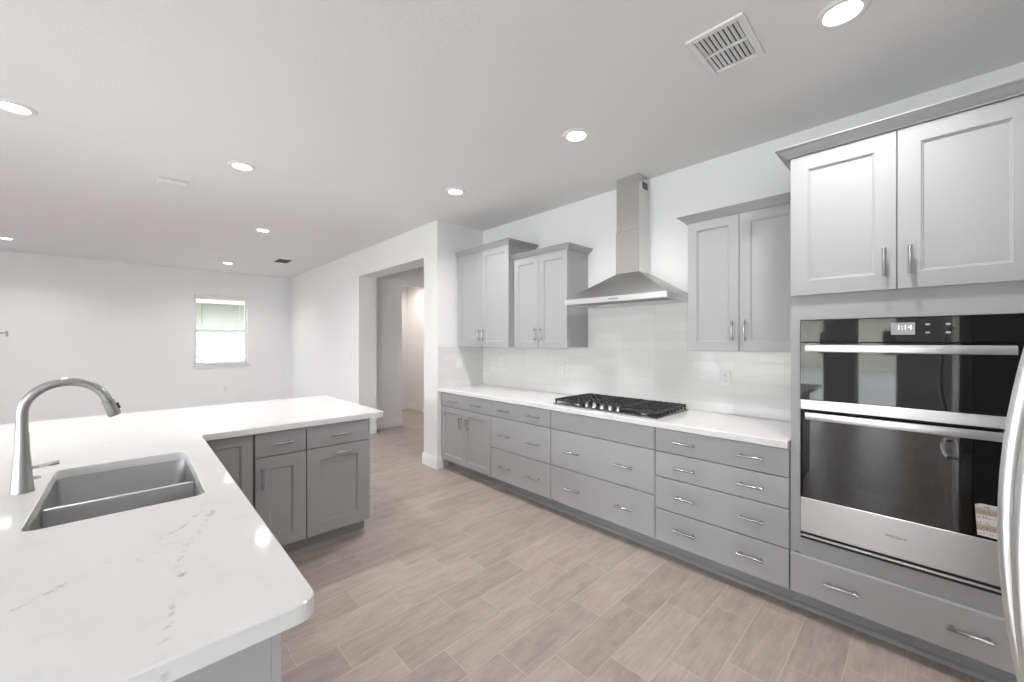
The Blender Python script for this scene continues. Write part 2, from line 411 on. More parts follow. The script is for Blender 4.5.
baseboard('baseboard_hall', [((2.761, 6.2), (3.335, 6.2), (0, -1)), ((3.32, 6.2), (3.32, 6.32), (1, 0))], 'white baseboard of the hall wall')
baseboard('baseboard_vestibule', [((XH, 4.1), (XH, 7.68), (-1, 0)), ((2.761, 7.68), (XH, 7.68), (0, -1))], 'white baseboard at the end of the hall')
baseboard('baseboard_far', [((XL, YF), (XP, YF), (0, -1))], 'white baseboard under the far window')
baseboard('baseboard_left', [((XL, LEFT_OPEN[2][1] + .05), (XL, YF), (1, 0))], 'white baseboard of the window wall')

# windows -----------------------------------------------------------------
w1 = struct('window_1', None, None, 'white single-hung window in the far wall', 'window'); w1.location = ((WX0 + WX1) / 2, YF + .08, WZ0)
bm = B(); fw = .04
for a in ((WX0, WX0 + fw, WZ0, WZ1), (WX1 - fw, WX1, WZ0, WZ1), (WX0, WX1, WZ0, WZ0 + fw), (WX0, WX1, WZ1 - fw, WZ1)): bx(bm, a[0], a[1], YF + .07, YF + .13, a[2], a[3], .003)
obj('window_frame', bm, M_TRIM, w1)
bm = B(); bx(bm, WX0 + fw, WX1 - fw, YF + .075, YF + .115, 1.63, 1.675, .003); obj('meeting_rail', bm, M_TRIM, w1)
bm = B(); bx(bm, WX0 - .035, WX1 + .035, YF - .03, YF + .07, WZ0 - .022, WZ0, .004); bx(bm, WX0 - .02, WX1 + .02, YF - .012, YF, WZ0 - .07, WZ0 - .022, .003); obj('window_sill', bm, M_TRIM, w1)
obj('glass_pane', box(WX0 + fw, WX1 - fw, YF + .093, YF + .097, WZ0 + fw, 1.63), M_DIMPANE, w1)
obj('glass_pane', box(WX0 + fw, WX1 - fw, YF + .103, YF + .107, 1.675, WZ1 - fw), M_DIMPANE, w1)
bl = thing('window_blind', 'white slatted blind hanging inside the far window', 'blind', ((WX0 + WX1) / 2, YF + .035, WZ1))
obj('head_rail', box(WX0 + .01, WX1 - .01, YF + .012, YF + .062, WZ1 - .075, WZ1 - .002, .004), M_TRIM, bl)
for i in range(14):
    z = 1.60 - i * .043
    bm = box(WX0 + .015, WX1 - .015, -.022, .022, -.0012, .0012)
    bmesh.ops.rotate(bm, verts=bm.verts, cent=(0, 0, 0), matrix=Matrix.Rotation(math.radians(14), 3, 'X')); bmesh.ops.translate(bm, verts=bm.verts, vec=(0, YF + .035, z))
    obj('slat', bm, M_TRIM, bl)
obj('bottom_rail', box(WX0 + .015, WX1 - .015, YF + .015, YF + .055, WZ0 + .004, WZ0 + .024, .003), M_TRIM, bl)
for x in (WX0 + .13, WX1 - .13): obj('lift_cord', tube(B(), [(x, YF + .035, WZ0 + .02), (x, YF + .035, WZ1 - .07)], .0012, 6), M_TRIM, bl)
obj('tilt_wand', tube(B(), [(WX0 + .12, YF + .006, WZ1 - .05), (WX0 + .12, YF + .005, 1.86)], [.004, .0045], 8), mat('gray_wand', (.35, .35, .34), .4), bl)
for i, (y0, y1, z0, z1) in enumerate(LEFT_OPEN):
    nm = ['added_daylight_door', 'door_1', 'door_2', 'added_daylight_window'][i]
    w = struct(nm, None, None, ['added unseen glass door letting in daylight on the camera side', 'narrow glazed side door on the window wall', 'wide sliding glass door on the window wall', 'added unseen window brightening the far end of the room'][i], 'door' if z0 < .1 else 'window'); w.location = (XL - .07, (y0 + y1) / 2, z0)
    bm = B(); f = .06
    bx(bm, XL - .11, XL - .03, y0, y0 + f, z0, z1, .003); bx(bm, XL - .11, XL - .03, y1 - f, y1, z0, z1, .003)
    bx(bm, XL - .11, XL - .03, y0 + f, y1 - f, z0, z0 + f, .003); bx(bm, XL - .11, XL - .03, y0 + f, y1 - f, z1 - f, z1, .003)
    obj('window_frame', bm, M_TRIM, w)
    n = 1 if y1 - y0 < 1 else 3
    for k in range(n):
        a, b = y0 + f + (y1 - y0 - 2 * f) * k / n, y0 + f + (y1 - y0 - 2 * f) * (k + 1) / n
        if k: obj('mullion', box(XL - .10, XL - .04, a - .025, a + .025, z0 + f, z1 - f, .003), M_TRIM, w)
        obj('glass_pane', box(XL - .075, XL - .069, a + (.025 if k else 0), b - (.025 if k < n - 1 else 0), z0 + f, z1 - f), M_PANE, w)
def portal(name, loc, rot, sx, sy):
    d = bpy.data.lights.new(name, 'AREA'); d.shape = 'RECTANGLE'; d.size = sx; d.size_y = sy; d.cycles.is_portal = True
    o = bpy.data.objects.new(name, d); COL.objects.link(o); o.location = loc; o.rotation_euler = rot; return o
for y0, y1, z0, z1 in LEFT_OPEN: portal('daylight_portal', (XL - .16, (y0 + y1) / 2, (z0 + z1) / 2), (0, -PI / 2, 0), z1 - z0, y1 - y0)
portal('daylight_portal', ((WX0 + WX1) / 2, YF + .16, (WZ0 + WZ1) / 2), (-PI / 2, 0, 0), WX1 - WX0, WZ1 - WZ0)
# outdoors
struct('ground', box(-60, 40, -50, 60, -.32, -.15), M_GROUND, 'sandy building lot outside the windows', 'ground')
hs = thing('neighbor_house', 'pale green stucco house outside the far window', 'house', (1.5, 15, -.15))
obj('wall', box(-6, 9, 13.2, 20, -.15, 2.45), M_STUCCO_G, hs)
bm = rings(B(), [[(-6.6, 12.55, 2.45), (9.6, 12.55, 2.45), (9.6, 20.6, 2.45), (-6.6, 20.6, 2.45)], [(-6.6, 12.55, 2.6), (9.6, 12.55, 2.6), (9.6, 20.6, 2.6), (-6.6, 20.6, 2.6)], [(-3, 16.5, 4.0), (6, 16.5, 4.0), (6, 16.7, 4.0), (-3, 16.7, 4.0)]])
obj('roof', bm, M_ROOF, hs); obj('fascia', box(-6.62, 9.62, 12.50, 12.56, 2.40, 2.62), M_FASCIA, hs)
h2 = thing('lot_house', 'cream house across the lot outside the sliding door', 'house', (-26, 5, -.15))
obj('wall', box(-30, -24, -2, 9.5, -.15, 2.8), M_STUCCO_C, h2)
bm = rings(B(), [[(-30.5, -2.5, 2.8), (-23.5, -2.5, 2.8), (-23.5, 10, 2.8), (-30.5, 10, 2.8)], [(-27.2, 1, 4.6), (-26.8, 1, 4.6), (-26.8, 6.5, 4.6), (-27.2, 6.5, 4.6)]])
obj('roof', bm, M_ROOF, h2)
for yy in (.5, 3.2, 6.2): obj('window', box(-24.02, -23.96, yy, yy + 1.1, .7, 2.0, .01), M_BLACK, h2)

# ------------------------------------------------------------------ base cabinets along the cooktop wall
G_BASE = 'gray base cabinets along the cooktop wall'
PX = FX(XF)
def base_cabinet(label, y0, y1, drawers, doors=False, pulls=True, handle_ys=(), hl=.14, hz=None, blank_top=False):
    t = thing('base_cabinet', label, 'cabinet', (XF + .3, (y0 + y1) / 2, 0), G_BASE)
    bm = B(); bx(bm, XF + .0305, XW - .002, y0 + .0006, y1 - .0006, .115, ZB - .0005); obj('cabinet_body', bm, M_CAB, t)
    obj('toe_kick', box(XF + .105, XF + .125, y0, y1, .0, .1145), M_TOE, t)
    g = .0026
    for i, (z0, z1) in enumerate(drawers):
        nm = 'blank_panel' if blank_top and i == 0 else 'drawer'
        d = obj(nm, slab(PX, y0 + g, y1 - g, z0, z1), M_CAB, t)
        if nm == 'drawer':
            for hy in handle_ys: pull(PX, hy, hz[i], hl, False, d)
    if doors:
        ym = (y0 + y1) / 2
        for a, b, hy in ((ym + .0015, y1 - g, ym + .055), (y0 + g, ym - .0015, ym - .058)):
            d = obj('door', shaker(PX, a, b, .118, .7112), M_CAB, t)
            pull(PX, hy, .568, .13, True, d)
    return t
ya, yb, yc, yd, ye = 3.809, 2.9458, 2.1757, 1.2569, .5033
base_cabinet('gray base cabinet with two panel doors under one drawer, at the niche end wall', yb, ya, [(.7160, .866)], True, handle_ys=(3.57, 3.16), hl=.16, hz=[.788])
base_cabinet('gray three-drawer base cabinet just left of the cooktop cabinet, two pulls per drawer', yc, yb, [(.7160, .866), (.4111, .7112), (.118, .4059)], handle_ys=(2.735, 2.366), hl=.15, hz=[.788, .553, .255])
base_cabinet('wide gray base cabinet under the gas cooktop, blank panel over two deep drawers', yd, yc, [(.7160, .866), (.4126, .7112), (.118, .4074)], handle_ys=(1.94, 1.484), hl=.14, hz=[0, .557, .263], blank_top=True)
base_cabinet('gray four-drawer base cabinet beside the oven cabinet, eight bar pulls', ye, yd, [(.7160, .866), (.5491, .7112), (.3361, .5439), (.118, .3309)], handle_ys=(1.055, .686), hl=.135, hz=[.793, .630, .442, .229])
bm = B(); prof = [(0, 0), (-.017, 0), (-.016, .008), (-.011, .017), (-.005, .022), (0, .024)]
rings(bm, [[(XF + .1045 + d, -.318, h) for d, h in prof], [(XF + .1045 + d, 3.796, h) for d, h in prof]])
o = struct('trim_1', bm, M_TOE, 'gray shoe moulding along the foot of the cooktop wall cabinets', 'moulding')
# worktop and backsplash
tag(obj('kitchen_worktop', slab_plan([(XW - .002, ye + .0025), (XW - .002, YN - .001), (XW - .648, YN - .001), (XW - .648, ye + .0025)], [], ZB, ZT), M_QUARTZ), 'long white quartz worktop carrying the gas cooktop along the wall', 'worktop')
bm = B()
bx(bm, XW - .009, XW - .0002, ye + .003, 1.164, ZT + .0005, 1.3815); bx(bm, XW - .009, XW - .0002, 1.164, 2.232, ZT + .0005, 1.757); bx(bm, XW - .009, XW - .0002, 2.232, YN - .0095, ZT + .0005, 1.3815)
bs = obj('backsplash', bm, M_TILE, smooth=False); tag(bs, 'glossy white stacked tile backsplash above the cooktop worktop', 'backsplash')
obj('end_wall_tiles', box(XW - .66, XW - .0095, YN - .009, YN - .0002, ZT + .0005, 1.3815), M_TILE_END, bs, smooth=False)

# ------------------------------------------------------------------ wall cabinets
G_UP = 'gray wall cabinets over the worktop'
def wall_cabinet(label, xf, y0, y1, z1, crown_right, crown_left, hz, hl=.125, hoff=.036):
    t = thing('wall_cabinet', label, 'cabinet', ((xf + XW) / 2, (y0 + y1) / 2, 1.382), G_UP); P = FX(xf); ym = (y0 + y1) / 2
    obj('cabinet_body', box(xf + .0305, XW - .0005, y0 + .0005, y1 - .0005, 1.386, z1 + .02), M_CAB, t)
    for a, b, hy in ((ym + .0015, y1 - .002, ym + hoff), (y0 + .002, ym - .0015, ym - hoff)):
        d = obj('door', shaker(P, a, b, 1.382, z1, w=.06), M_CAB, t); pull(P, hy, hz, hl, True, d)
    def plan(d):
        pts = []
        if crown_left: pts += [(XW - .0005, y1 + d)]
        pts += [(xf - d + .008, y1 + (d if crown_left else 0)), (xf - d + .008, y0 - (d if crown_right else 0))]
        if crown_right: pts += [(XW - .0005, y0 - d)]
        return pts
    obj('crown_moulding', crown(B(), plan, z1 + .002), M_CAB, t); return t
wall_cabinet('tallest and deepest gray two-door wall cabinet, in the corner against the niche end wall', 2.754, 2.9305, 3.790, 2.428, True, False, 1.512)
wall_cabinet('shorter gray two-door wall cabinet left of the range hood', 2.827, 2.235, 2.9295, 2.272, True, False, 1.512)
wall_cabinet('gray two-door wall cabinet between the range hood and the oven cabinet', 2.827, .505, 1.164, 2.270, False, True, 1.513, .135)

# ------------------------------------------------------------------ range hood
hd = thing('range_hood', 'stainless steel chimney range hood on the wall above the gas cooktop', 'range hood', (XW, 1.714, 1.757))
hx, hy0, hy1 = 2.71, 1.258, 2.170
bm = B(); cx0, cy0, cy1 = 2.955, 1.604, 1.818; XWh = XW - .0005
rings(bm, [[(hx + .004, hy0 + .004, 1.801), (XWh, hy0 + .004, 1.801), (XWh, hy1 - .004, 1.801), (hx + .004, hy1 - .004, 1.801)],
           [(hx + .008, hy0 + .008, 1.806), (XWh, hy0 + .008, 1.806), (XWh, hy1 - .008, 1.806), (hx + .008, hy1 - .008, 1.806)],
           [(cx0 - .002, cy0 - .002, 2.008), (XWh, cy0 - .002, 2.008), (XWh, cy1 + .002, 2.008), (cx0 - .002, cy1 + .002, 2.008)]])
obj('canopy', bm, M_STEELD, hd)
bm = B()      # rim: front bar and side bars
bx(bm, hx, hx + .03, hy0, hy1, 1.757, 1.8008, .002); bx(bm, hx + .03, XWh, hy0, hy0 + .02, 1.757, 1.8008, .002); bx(bm, hx + .03, XWh, hy1 - .02, hy1, 1.757, 1.8008, .002)
obj('rim_bar', bm, M_STEELB, hd)
bm = B(); bx(bm, hx + .03, XWh, hy0 + .02, hy1 - .02, 1.785, 1.8005); obj('underside_panel', bm, M_SINK, hd)
for k in range(2):
    a = hy0 + .06 + k * .40
    bm = B(); bx(bm, hx + .08, XW - .06, a, a + .385, 1.7765, 1.7845, .002)
    for q in range(11): bx(bm, hx + .10, XW - .08, a + .03 + q * .031, a + .042 + q * .031, 1.7735, 1.7765)
    obj('grease_filter', bm, M_SINK, hd)
for yy in (1.46, 1.96): obj('hood_lamp', lathe(B(), [(.028, 0), (.030, .004), (.030, .012)], (hx + .055, yy, 1.773), seg=20), M_LENS, hd)
for k in range(5): obj('button', lathe(B(), [(.0045, 0), (.0045, -.002), (.0035, -.003)], (hx, 1.655 + k * .017, 1.779), 'x', 12), M_BLACK, hd)
obj('chimney', box(cx0, XWh, cy0, cy1, 2.0085, 2.361, .002), M_STEELV, hd)
up = obj('upper_chimney', box(cx0 + .004, XWh, cy0 + .004, cy1 - .004, 2.3615, ZC - .0005, .002), M_STEELV, hd)
bm = B()
for k in range(5): bx(bm, 3.02 + k * .018, 3.03 + k * .018, cy0 + .0025, cy0 + .0041, 2.70, 2.76)
obj('vent_slots', bm, M_BLACK, up)

# ------------------------------------------------------------------ gas cooktop
ct = thing('gas_cooktop', 'black and steel five-burner gas cooktop set in the white worktop', 'cooktop', (2.83, 1.717, ZT))
tx0, tx1, ty0, ty1 = 2.565, 3.075, 1.262, 2.178
bm = rings(B(), [[(tx0, ty0, ZT), (tx1, ty0, ZT), (tx1, ty1, ZT), (tx0, ty1, ZT)], [(tx0, ty0, ZT + .006), (tx1, ty0, ZT + .006), (tx1, ty1, ZT + .006), (tx0, ty1, ZT + .006)],
                 [(tx0 + .006, ty0 + .006, ZT + .010), (tx1 - .006, ty0 + .006, ZT + .010), (tx1 - .006, ty1 - .006, ZT + .010), (tx0 + .006, ty1 - .006, ZT + .010)],
                 [(tx0 + .03, ty0 + .03, ZT + .007), (tx1 - .03, ty0 + .03, ZT + .007), (tx1 - .03, ty1 - .03, ZT + .007), (tx0 + .03, ty1 - .03, ZT + .007)]])
obj('cooktop_tray', bm, mat('dark_steel_tray', (.20, .20, .20), .3, metal=.9), ct)
zt = ZT + .0075
for bxx, byy, r in ((2.70, 1.42, .038), (2.94, 1.42, .048), (2.86, 1.717, .060), (2.70, 2.015, .048), (2.94, 2.015, .038)):
    b = obj('burner', lathe(B(), [(r + .012, 0), (r + .012, .006), (r, .010), (r * .95, .016)], (bxx, byy, zt)), M_NICKEL, ct)
    obj('burner_cap', lathe(B(), [(r * .88, .0162), (r * .92, .020), (r * .85, .025), (r * .2, .0265)], (bxx, byy, zt)), M_IRON, b)
def grate(y0, y1, x0, x1, notch):
    bm = B(); w = .011; zb, zh = ZT + .030, ZT + .048
    if notch:      # centre grate steps back round the knobs
        segs = [(x0, x1, y0, y0 + w), (x0, x1, y1 - w, y1), (x0, x0 + w, y0 + w, y1 - w), (x1 - w, x1, y0 + w, y1 - w)]
    else:
        segs = [(x0, x1, y0, y0 + w), (x0, x1, y1 - w, y1), (x0, x0 + w, y0 + w, y1 - w), (x1 - w, x1, y0 + w, y1 - w)]
    for a in segs: bx(bm, *a, zb, zh, .002)
    n = 5 if not notch else 4
    for k in range(n):
        yy = y0 + (y1 - y0) * (k + 1) / (n + 1); bx(bm, x0 + w, x1 - w, yy - .0045, yy + .0045, zb + .003, zh + .004, .0015)
    m = 7 if not notch else 5
    for k in range(m):
        xx = x0 + (x1 - x0) * (k + 1) / (m + 1)
        bx(bm, xx - .0045, xx + .0045, y0 + w, y1 - w, zb + .001, zh + .001, .0015)
    # feet and side teeth
    for k in range(9):
        xx = x0 + .012 + (x1 - x0 - .024) * k / 8
        for yy in (y0, y1 - w): bx(bm, xx - .006, xx + .006, yy, yy + w, ZT + .0105 if k in (0, 8) else ZT + .018, zb)
    obj('grate', bm, M_IRON, ct)
grate(ty0 + .008, ty0 + .300, tx0 + .012, tx1 - .012, False)
grate(ty0 + .304, ty1 - .304, tx0 + .125, tx1 - .012, True)
grate(ty1 - .300, ty1 - .008, tx0 + .012, tx1 - .012, False)
for ky in (1.872, 1.800, 1.728, 1.656, 1.584):
    kb = obj('knob', lathe(B(), [(.023, 0), (.022, .006), (.019, .009), (.0185, .026), (.016, .030)], (2.618, ky, zt + .0025), seg=20), M_NICKEL, ct)
    obj('knob_grip', box(2.600, 2.636, ky - .0045, ky + .0045, zt + .0326, zt + .0385, .001), M_NICKEL, kb)

# ------------------------------------------------------------------ tall oven cabinet
oc = thing('oven_cabinet', 'tall gray cabinet housing the wall oven, two doors above and one drawer below', 'cabinet', (XF + .3, .092, 0))
y0, y1 = -.3175, .5015; xb = XF + .0205
bm = B()
bx(bm, xb, XW - .002, y1 - .018, y1, .115, 2.435); bx(bm, xb, XW - .002, y0, y0 + .018, .115, 2.435); bx(bm, XW - .014, XW - .002, y0 + .018, y1 - .018, .115, 2.435)
bx(bm, xb, XW - .014, y0 + .018, y1 - .018, .115, .133); bx(bm, xb, XW - .014, y0 + .018, y1 - .018, 2.417, 2.435); bx(bm, xb + .02, XW - .014, y0 + .018, y1 - .018, 1.69, 1.708); bx(bm, xb + .02, XW - .014, y0 + .018, y1 - .018, .385, .405)
obj('cabinet_body', bm, M_CAB, oc)
bm = B(); xs0, xs1 = xb - .0002, xb + .0195
bx(bm, xs0, xs1, .459, y1 - .0003, .33, 1.70); bx(bm, xs0, xs1, y0 + .0003, -.279, .33, 1.70); bx(bm, xs0, xs1, -.279, .459, .31, .414); bx(bm, xs0, xs1, -.279, .459, 1.557, 1.70)
obj('face_frame', bm, M_CAB, oc)
for a, b, hy in ((.0935, y1 - .002, .134), (y0 + .002, .0905, .049)):
    d = obj('door', shaker(PX, a, b, 1.685, 2.413, t=.02, w=.075), M_CAB, oc); pull(PX, hy, 1.811, .13, True, d, M_NICKEL)
d = obj('drawer', slab(PX, y0 + .002, y1 - .002, .120, .325, t=.02), M_CAB, oc)
for hy in (.289, -.125): pull(PX, hy, .226, .135, False, d, M_NICKEL)
obj('toe_kick', box(XF + .105, XF + .125, y0, y1, 0, .1145), M_TOE, oc)
obj('crown_moulding', crown(B(), lambda d: [(XW - .0005, y1 + d + .0005), (XF - d + .006, y1 + d + .0005), (XF - d + .006, y0)], 2.4155), M_CAB, oc)

# ------------------------------------------------------------------ wall oven with microwave
wo = thing('wall_oven', 'stainless and black glass microwave and wall oven stack in the tall cabinet', 'oven', (XF, .09, .42))
oy0, oy1 = -.276, .456; xo = XF
bm = B()      # chassis and cavity of the lower oven
bx(bm, xo + .035, xo + .5, oy0 + .006, oy1 - .006, 1.095, 1.55); bx(bm, xo + .035, xo + .5, oy0 + .006, oy0 + .05, .44, 1.09); bx(bm, xo + .035, xo + .5, oy1 - .05, oy1 - .006, .44, 1.09)
bx(bm, xo + .035, xo + .5, oy0 + .05, oy1 - .05, .44, .60); bx(bm, xo + .035, xo + .5, oy0 + .05, oy1 - .05, 1.02, 1.09); bx(bm, xo + .46, xo + .5, oy0 + .05, oy1 - .05, .60, 1.02)
obj('chassis', bm, M_BLACK, wo)
for zz in (.72, .86):
    bm = B(); tube(bm, [(xo + .07, oy0 + .055, zz), (xo + .07, oy1 - .055, zz)], .003, 8); tube(bm, [(xo + .44, oy0 + .055, zz), (xo + .44, oy1 - .055, zz)], .003, 8)
    for k in range(14): tube(bm, [(xo + .07, oy0 + .08 + k * .044, zz), (xo + .44, oy0 + .08 + k * .044, zz)], .002, 6)
    obj('oven_rack', bm, M_NICKEL, wo)
cp = obj('control_panel', box(xo, xo + .034, oy0, oy1, 1.4405, 1.554, .002), M_BLACKGLASS, wo)
PO = FX(xo)
ds = obj('display', box(xo - .0008, xo - .0001, .034, .112, 1.475, 1.530), M_DISPLAY, cp)
text('clock_digits', '1:14', .030, PO, .068, 1.508, .0009, M_DIGIT, cp, -1)
M_ICON = mat('gray_icon_print', (.5, .5, .5), .5)
for ay, az in ((-.005, 1.520), (-.005, 1.484), (-.066, 1.520), (-.066, 1.484)): obj('touch_icon', box(xo - .0006, xo - .0001, ay - .007, ay + .007, az - .004, az + .004), M_ICON, cp)
md = obj('microwave_door', box(xo, xo + .034, oy0, oy1, 1.1425, 1.438, .002), M_BLACKGLASS, wo)
obj('trim_band', box(xo - .001, xo + .034, oy0, oy1, 1.0915, 1.1415, .002), M_STEEL, wo)
def oven_bar(zc, h, parent):
    bm = B(); bx(bm, xo - .062, xo - .046, oy0 + .03, oy1 - .03, zc - h / 2, zc + h / 2, .003, 2)
    for yy in (oy0 + .045, oy1 - .075): bx(bm, xo - .047, xo - .0002, yy, yy + .03, zc - .010, zc + .010, .002)
    return obj('handle', bm, M_STEELB, parent)
oven_bar(1.410, .037, md)
od = obj('oven_door', bx(box(xo, xo + .034, oy0, oy1, .452, .632, .002), xo + .001, xo + .034, oy1 - .012, oy1, .632, 1.083), [M_STEEL], wo)
gp = obj('oven_glass', box(xo + .001, xo + .006, oy0, oy1, .6325, 1.083), M_OVENGLASS, od)
bm = B(); bx(bm, xo + .008, xo + .032, oy0 + .001, oy0 + .075, .634, 1.083); bx(bm, xo + .008, xo + .032, oy1 - .075, oy1 - .013, .634, 1.083); bx(bm, xo + .008, xo + .032, oy0 + .075, oy1 - .075, 1.0, 1.083); bx(bm, xo + .008, xo + .032, oy0 + .075, oy1 - .075, .634, .645)
obj('glass_border', bm, M_BLACK, od)
oven_bar(1.066, .036, od)
text('brand_lettering', 'Whirlpool', .017, PO, .096, .545, .0003, mat('gray_logo_print', (.12, .12, .12), .4), od, -1)
lab = B(); PL = lambda a, z, d: (xo + .001 - d, a, z)
rings(lab, [[PL(-.147, .645, .0003), PL(-.262, .640, .0003), PL(-.262, .772, .0003), PL(-.155, .776, .0003), PL(-.140, .768, .0003)], [PL(-.147, .645, .0009), PL(-.262, .640, .0009), PL(-.262, .772, .0009), PL(-.155, .776, .0009), PL(-.140, .768, .0009)]])
lb = obj('paper_label', lab, M_LABEL, od, smooth=False); lb['label'] = 'printed tan and white paper label on the oven glass'
bm = B(); bx(bm, xo + .002, xo + .034, oy0, oy1, .444, .4505); bx(bm, xo + .012, xo + .034, oy0, oy1, .438, .444)
obj('vent_gap', bm, M_BLACK, wo)
bm = B(); bx(bm, xo, xo + .034, oy0, oy1, .430, .4378, .001); obj('bottom_trim', bm, M_STEEL, wo)
obj('bottom_vent', box(xo + .006, xo + .034, oy0, oy1, .416, .4298), M_BLACK, wo)

# ------------------------------------------------------------------ refrigerator
rf = thing('refrigerator', 'stainless french-door refrigerator whose two curved handles enter at the right edge', 'refrigerator', (.765, -.5, 0))
rx0, rx1, rfy = .31, 1.22, -.145
obj('fridge_body', box(rx0, rx1, -.90, rfy - .065, .03, 1.77, .006), mat('gray_fridge_side', (.28, .28, .29), .4, metal=.3), rf)
PF = FYP(rfy)
for a, b, hxx in ((rx0 + .002, .7635, .707), (.7665, rx1 - .002, .834)):
    dd = obj('fridge_door', bx(B(), a, b, rfy - .063, rfy, .735, 1.775, .010, 3), M_STEELV, rf)
    N = 21; pts = []
    for i in range(N):
        z = .855 + .70 * i / (N - 1); pts.append((hxx, max(-.0735 - .026 * ((z - 1.205) / .255) ** 2, -.1275), z))
    bm = B(); tube(bm, pts, .0078, 16)
    for z in (.872, 1.538): tube(bm, [(hxx, rfy - .0005, z), (hxx, -.118, z)], [.009, .0075], 12)
    obj('handle', bm, M_STEELB, dd)
fz = obj('freezer_drawer', bx(B(), rx0 + .002, rx1 - .002, rfy - .063, rfy, .08, .730, .010, 3), M_STEELV, rf)
bm = B(); tube(bm, [(rx0 + .1 + .71 * i / 14, -.085 - .02 * ((i - 7) / 7) ** 2, .665) for i in range(15)], .0125, 16)
for xx in (rx0 + .118, rx1 - .118): tube(bm, [(xx, rfy - .0005, .665), (xx, -.112, .665)], .011, 12)
obj('handle', bm, M_STEELB, fz)
for xx in (rx0 + .08, rx1 - .08): obj('foot', lathe(B(), [(.02, 0), (.02, .03)], (xx, -.3, 0)), M_BLACK, rf)
obj('kick_grille', box(rx0 + .01, rx1 - .01, rfy - .06, rfy - .04, .01, .075), M_BLACK, rf)

# ------------------------------------------------------------------ island and peninsula
XI = .28
outer = rounded([(-1.0, .873), (XI, .873), (XI, 2.842), (1.376, 2.842), (1.376, 4.09), (-1.0, 4.09)], [.03, .04, .025, .02, .03, .03], 7)
SX0, SX1, SY0, SY1 = -.229, .183, 1.736, 2.486
hole = rounded([(SX0, SY0), (SX1, SY0), (SX1, SY1), (SX0, SY1)], [.035] * 4, 6)
tag(obj('island_worktop', slab_plan(outer, [hole], ZB, ZT), M_QUARTZ), 'large L-shaped white veined quartz worktop holding the sink and faucet', 'worktop')
# island base under the sink run
ib = thing('island_cabinet', 'gray island cabinet carrying the sink run, plain end panel towards the viewer', 'cabinet', (-.2, 1.9, 0))
bm = B(); ix0, ix1, iy0, iy1 = -.42, .198, .918, 2.872
bx(bm, ix0, ix0 + .02, iy0, 3.50, .0, ZB - .0005); bx(bm, ix0 + .02, ix1, iy1 + .63 - .022, 3.50, 0, ZB - .0005); bx(bm, ix1 - .005, ix1, iy0, iy1, .115, ZB - .0005); bx(bm, ix0 + .02, ix1 - .018, iy0, iy1, .115, .133)
bx(bm, ix0 + .02, ix1 - .018, iy1 - .02, iy1, .133, ZB - .0005)
obj('cabinet_body', bm, M_CAB, ib)
obj('end_panel', box(ix0, ix1, .900, iy0 - .0005, .0, ZB - .0005, .001), M_CAB, ib)
PI_ = FXP(ix1 + .0205)
edge = obj('end_stile', box(ix1 + .0005, ix1 + .0185, .900, .935, .10, ZB - .0005, .001), M_CAB, ib)
for a, b, h in ((.945, 1.68, 1.62), (1.70, 2.112, 2.06), (2.116, 2.53, 2.165)):
    d = obj('door', shaker(PI_, a, b, .118, .866, t=.02), M_CAB, ib); pull(PI_, h, .74, .13, True, d)
obj('toe_kick', box(ix1 - .075, ix1 - .055, iy0, iy1, 0, .1145), M_TOE, ib)
# peninsula cabinets
G_PEN = 'gray peninsula cabinets facing the cooktop aisle'
PP = FY(YP)
def pen(label, x0, x1, parts):
    t = thing('peninsula_cabinet', label, 'cabinet', ((x0 + x1) / 2, YP + .3, 0), G_PEN)
    obj('cabinet_body', box(x0 + .0005, x1 - .0005, YP + .0305, 3.50, .115, ZB - .0005), M_CAB, t)
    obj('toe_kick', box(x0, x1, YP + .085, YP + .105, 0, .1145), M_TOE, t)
    parts(t); return t
def corner(t):
    d = obj('door', shaker(PP, .262, .534, .118, .866), M_CAB, t)
    pull(PP, .30, .74, .13, True, d)
def narrow(t):
    d = obj('drawer', slab(PP, .5468, .8390, .7160, .866), M_CAB, t); pull(PP, .692, .793, .125, False, d)
    d = obj('door', shaker(PP, .5468, .8390, .118, .7112, w=.078), M_CAB, t); pull(PP, .583, .585, .13, True, d)
def wide(t):
    d = obj('drawer', slab(PP, .8442, 1.271, .7160, .866), M_CAB, t); pull(PP, 1.063, .790, .14, False, d)
    d = obj('door', shaker(PP, .8442, 1.271, .118, .7112, w=.082), M_CAB, t); pull(PP, 1.063, .664, .14, False, d)
    obj('side_panel', box(1.2735, 1.285, YP + .012, 3.50, .115, ZB - .0005, .001), M_CAB, t)
    obj('side_toe_panel', box(1.262, 1.280, YP + .12, 3.50, 0, .1145), M_TOE, t)
pen('gray corner cabinet with one tall door in the inner corner of the L', .2, .5400, corner)
pen('narrow gray peninsula cabinet with drawer over a door with an upright pull', .5412, .8412, narrow)
pen('gray end cabinet of the peninsula, drawer over a door with a level pull', .8418, 1.2732, wide)
bm = B(); rings(bm, [[(.20, YP + .0845 + d, h) for d, h in prof], [(1.275, YP + .0845 + d, h) for d, h in prof]])
struct('trim_2', bm, mat('pale_shoe_paint', (.42, .40, .39), .5), 'shoe moulding along the foot of the peninsula cabinets', 'moulding')
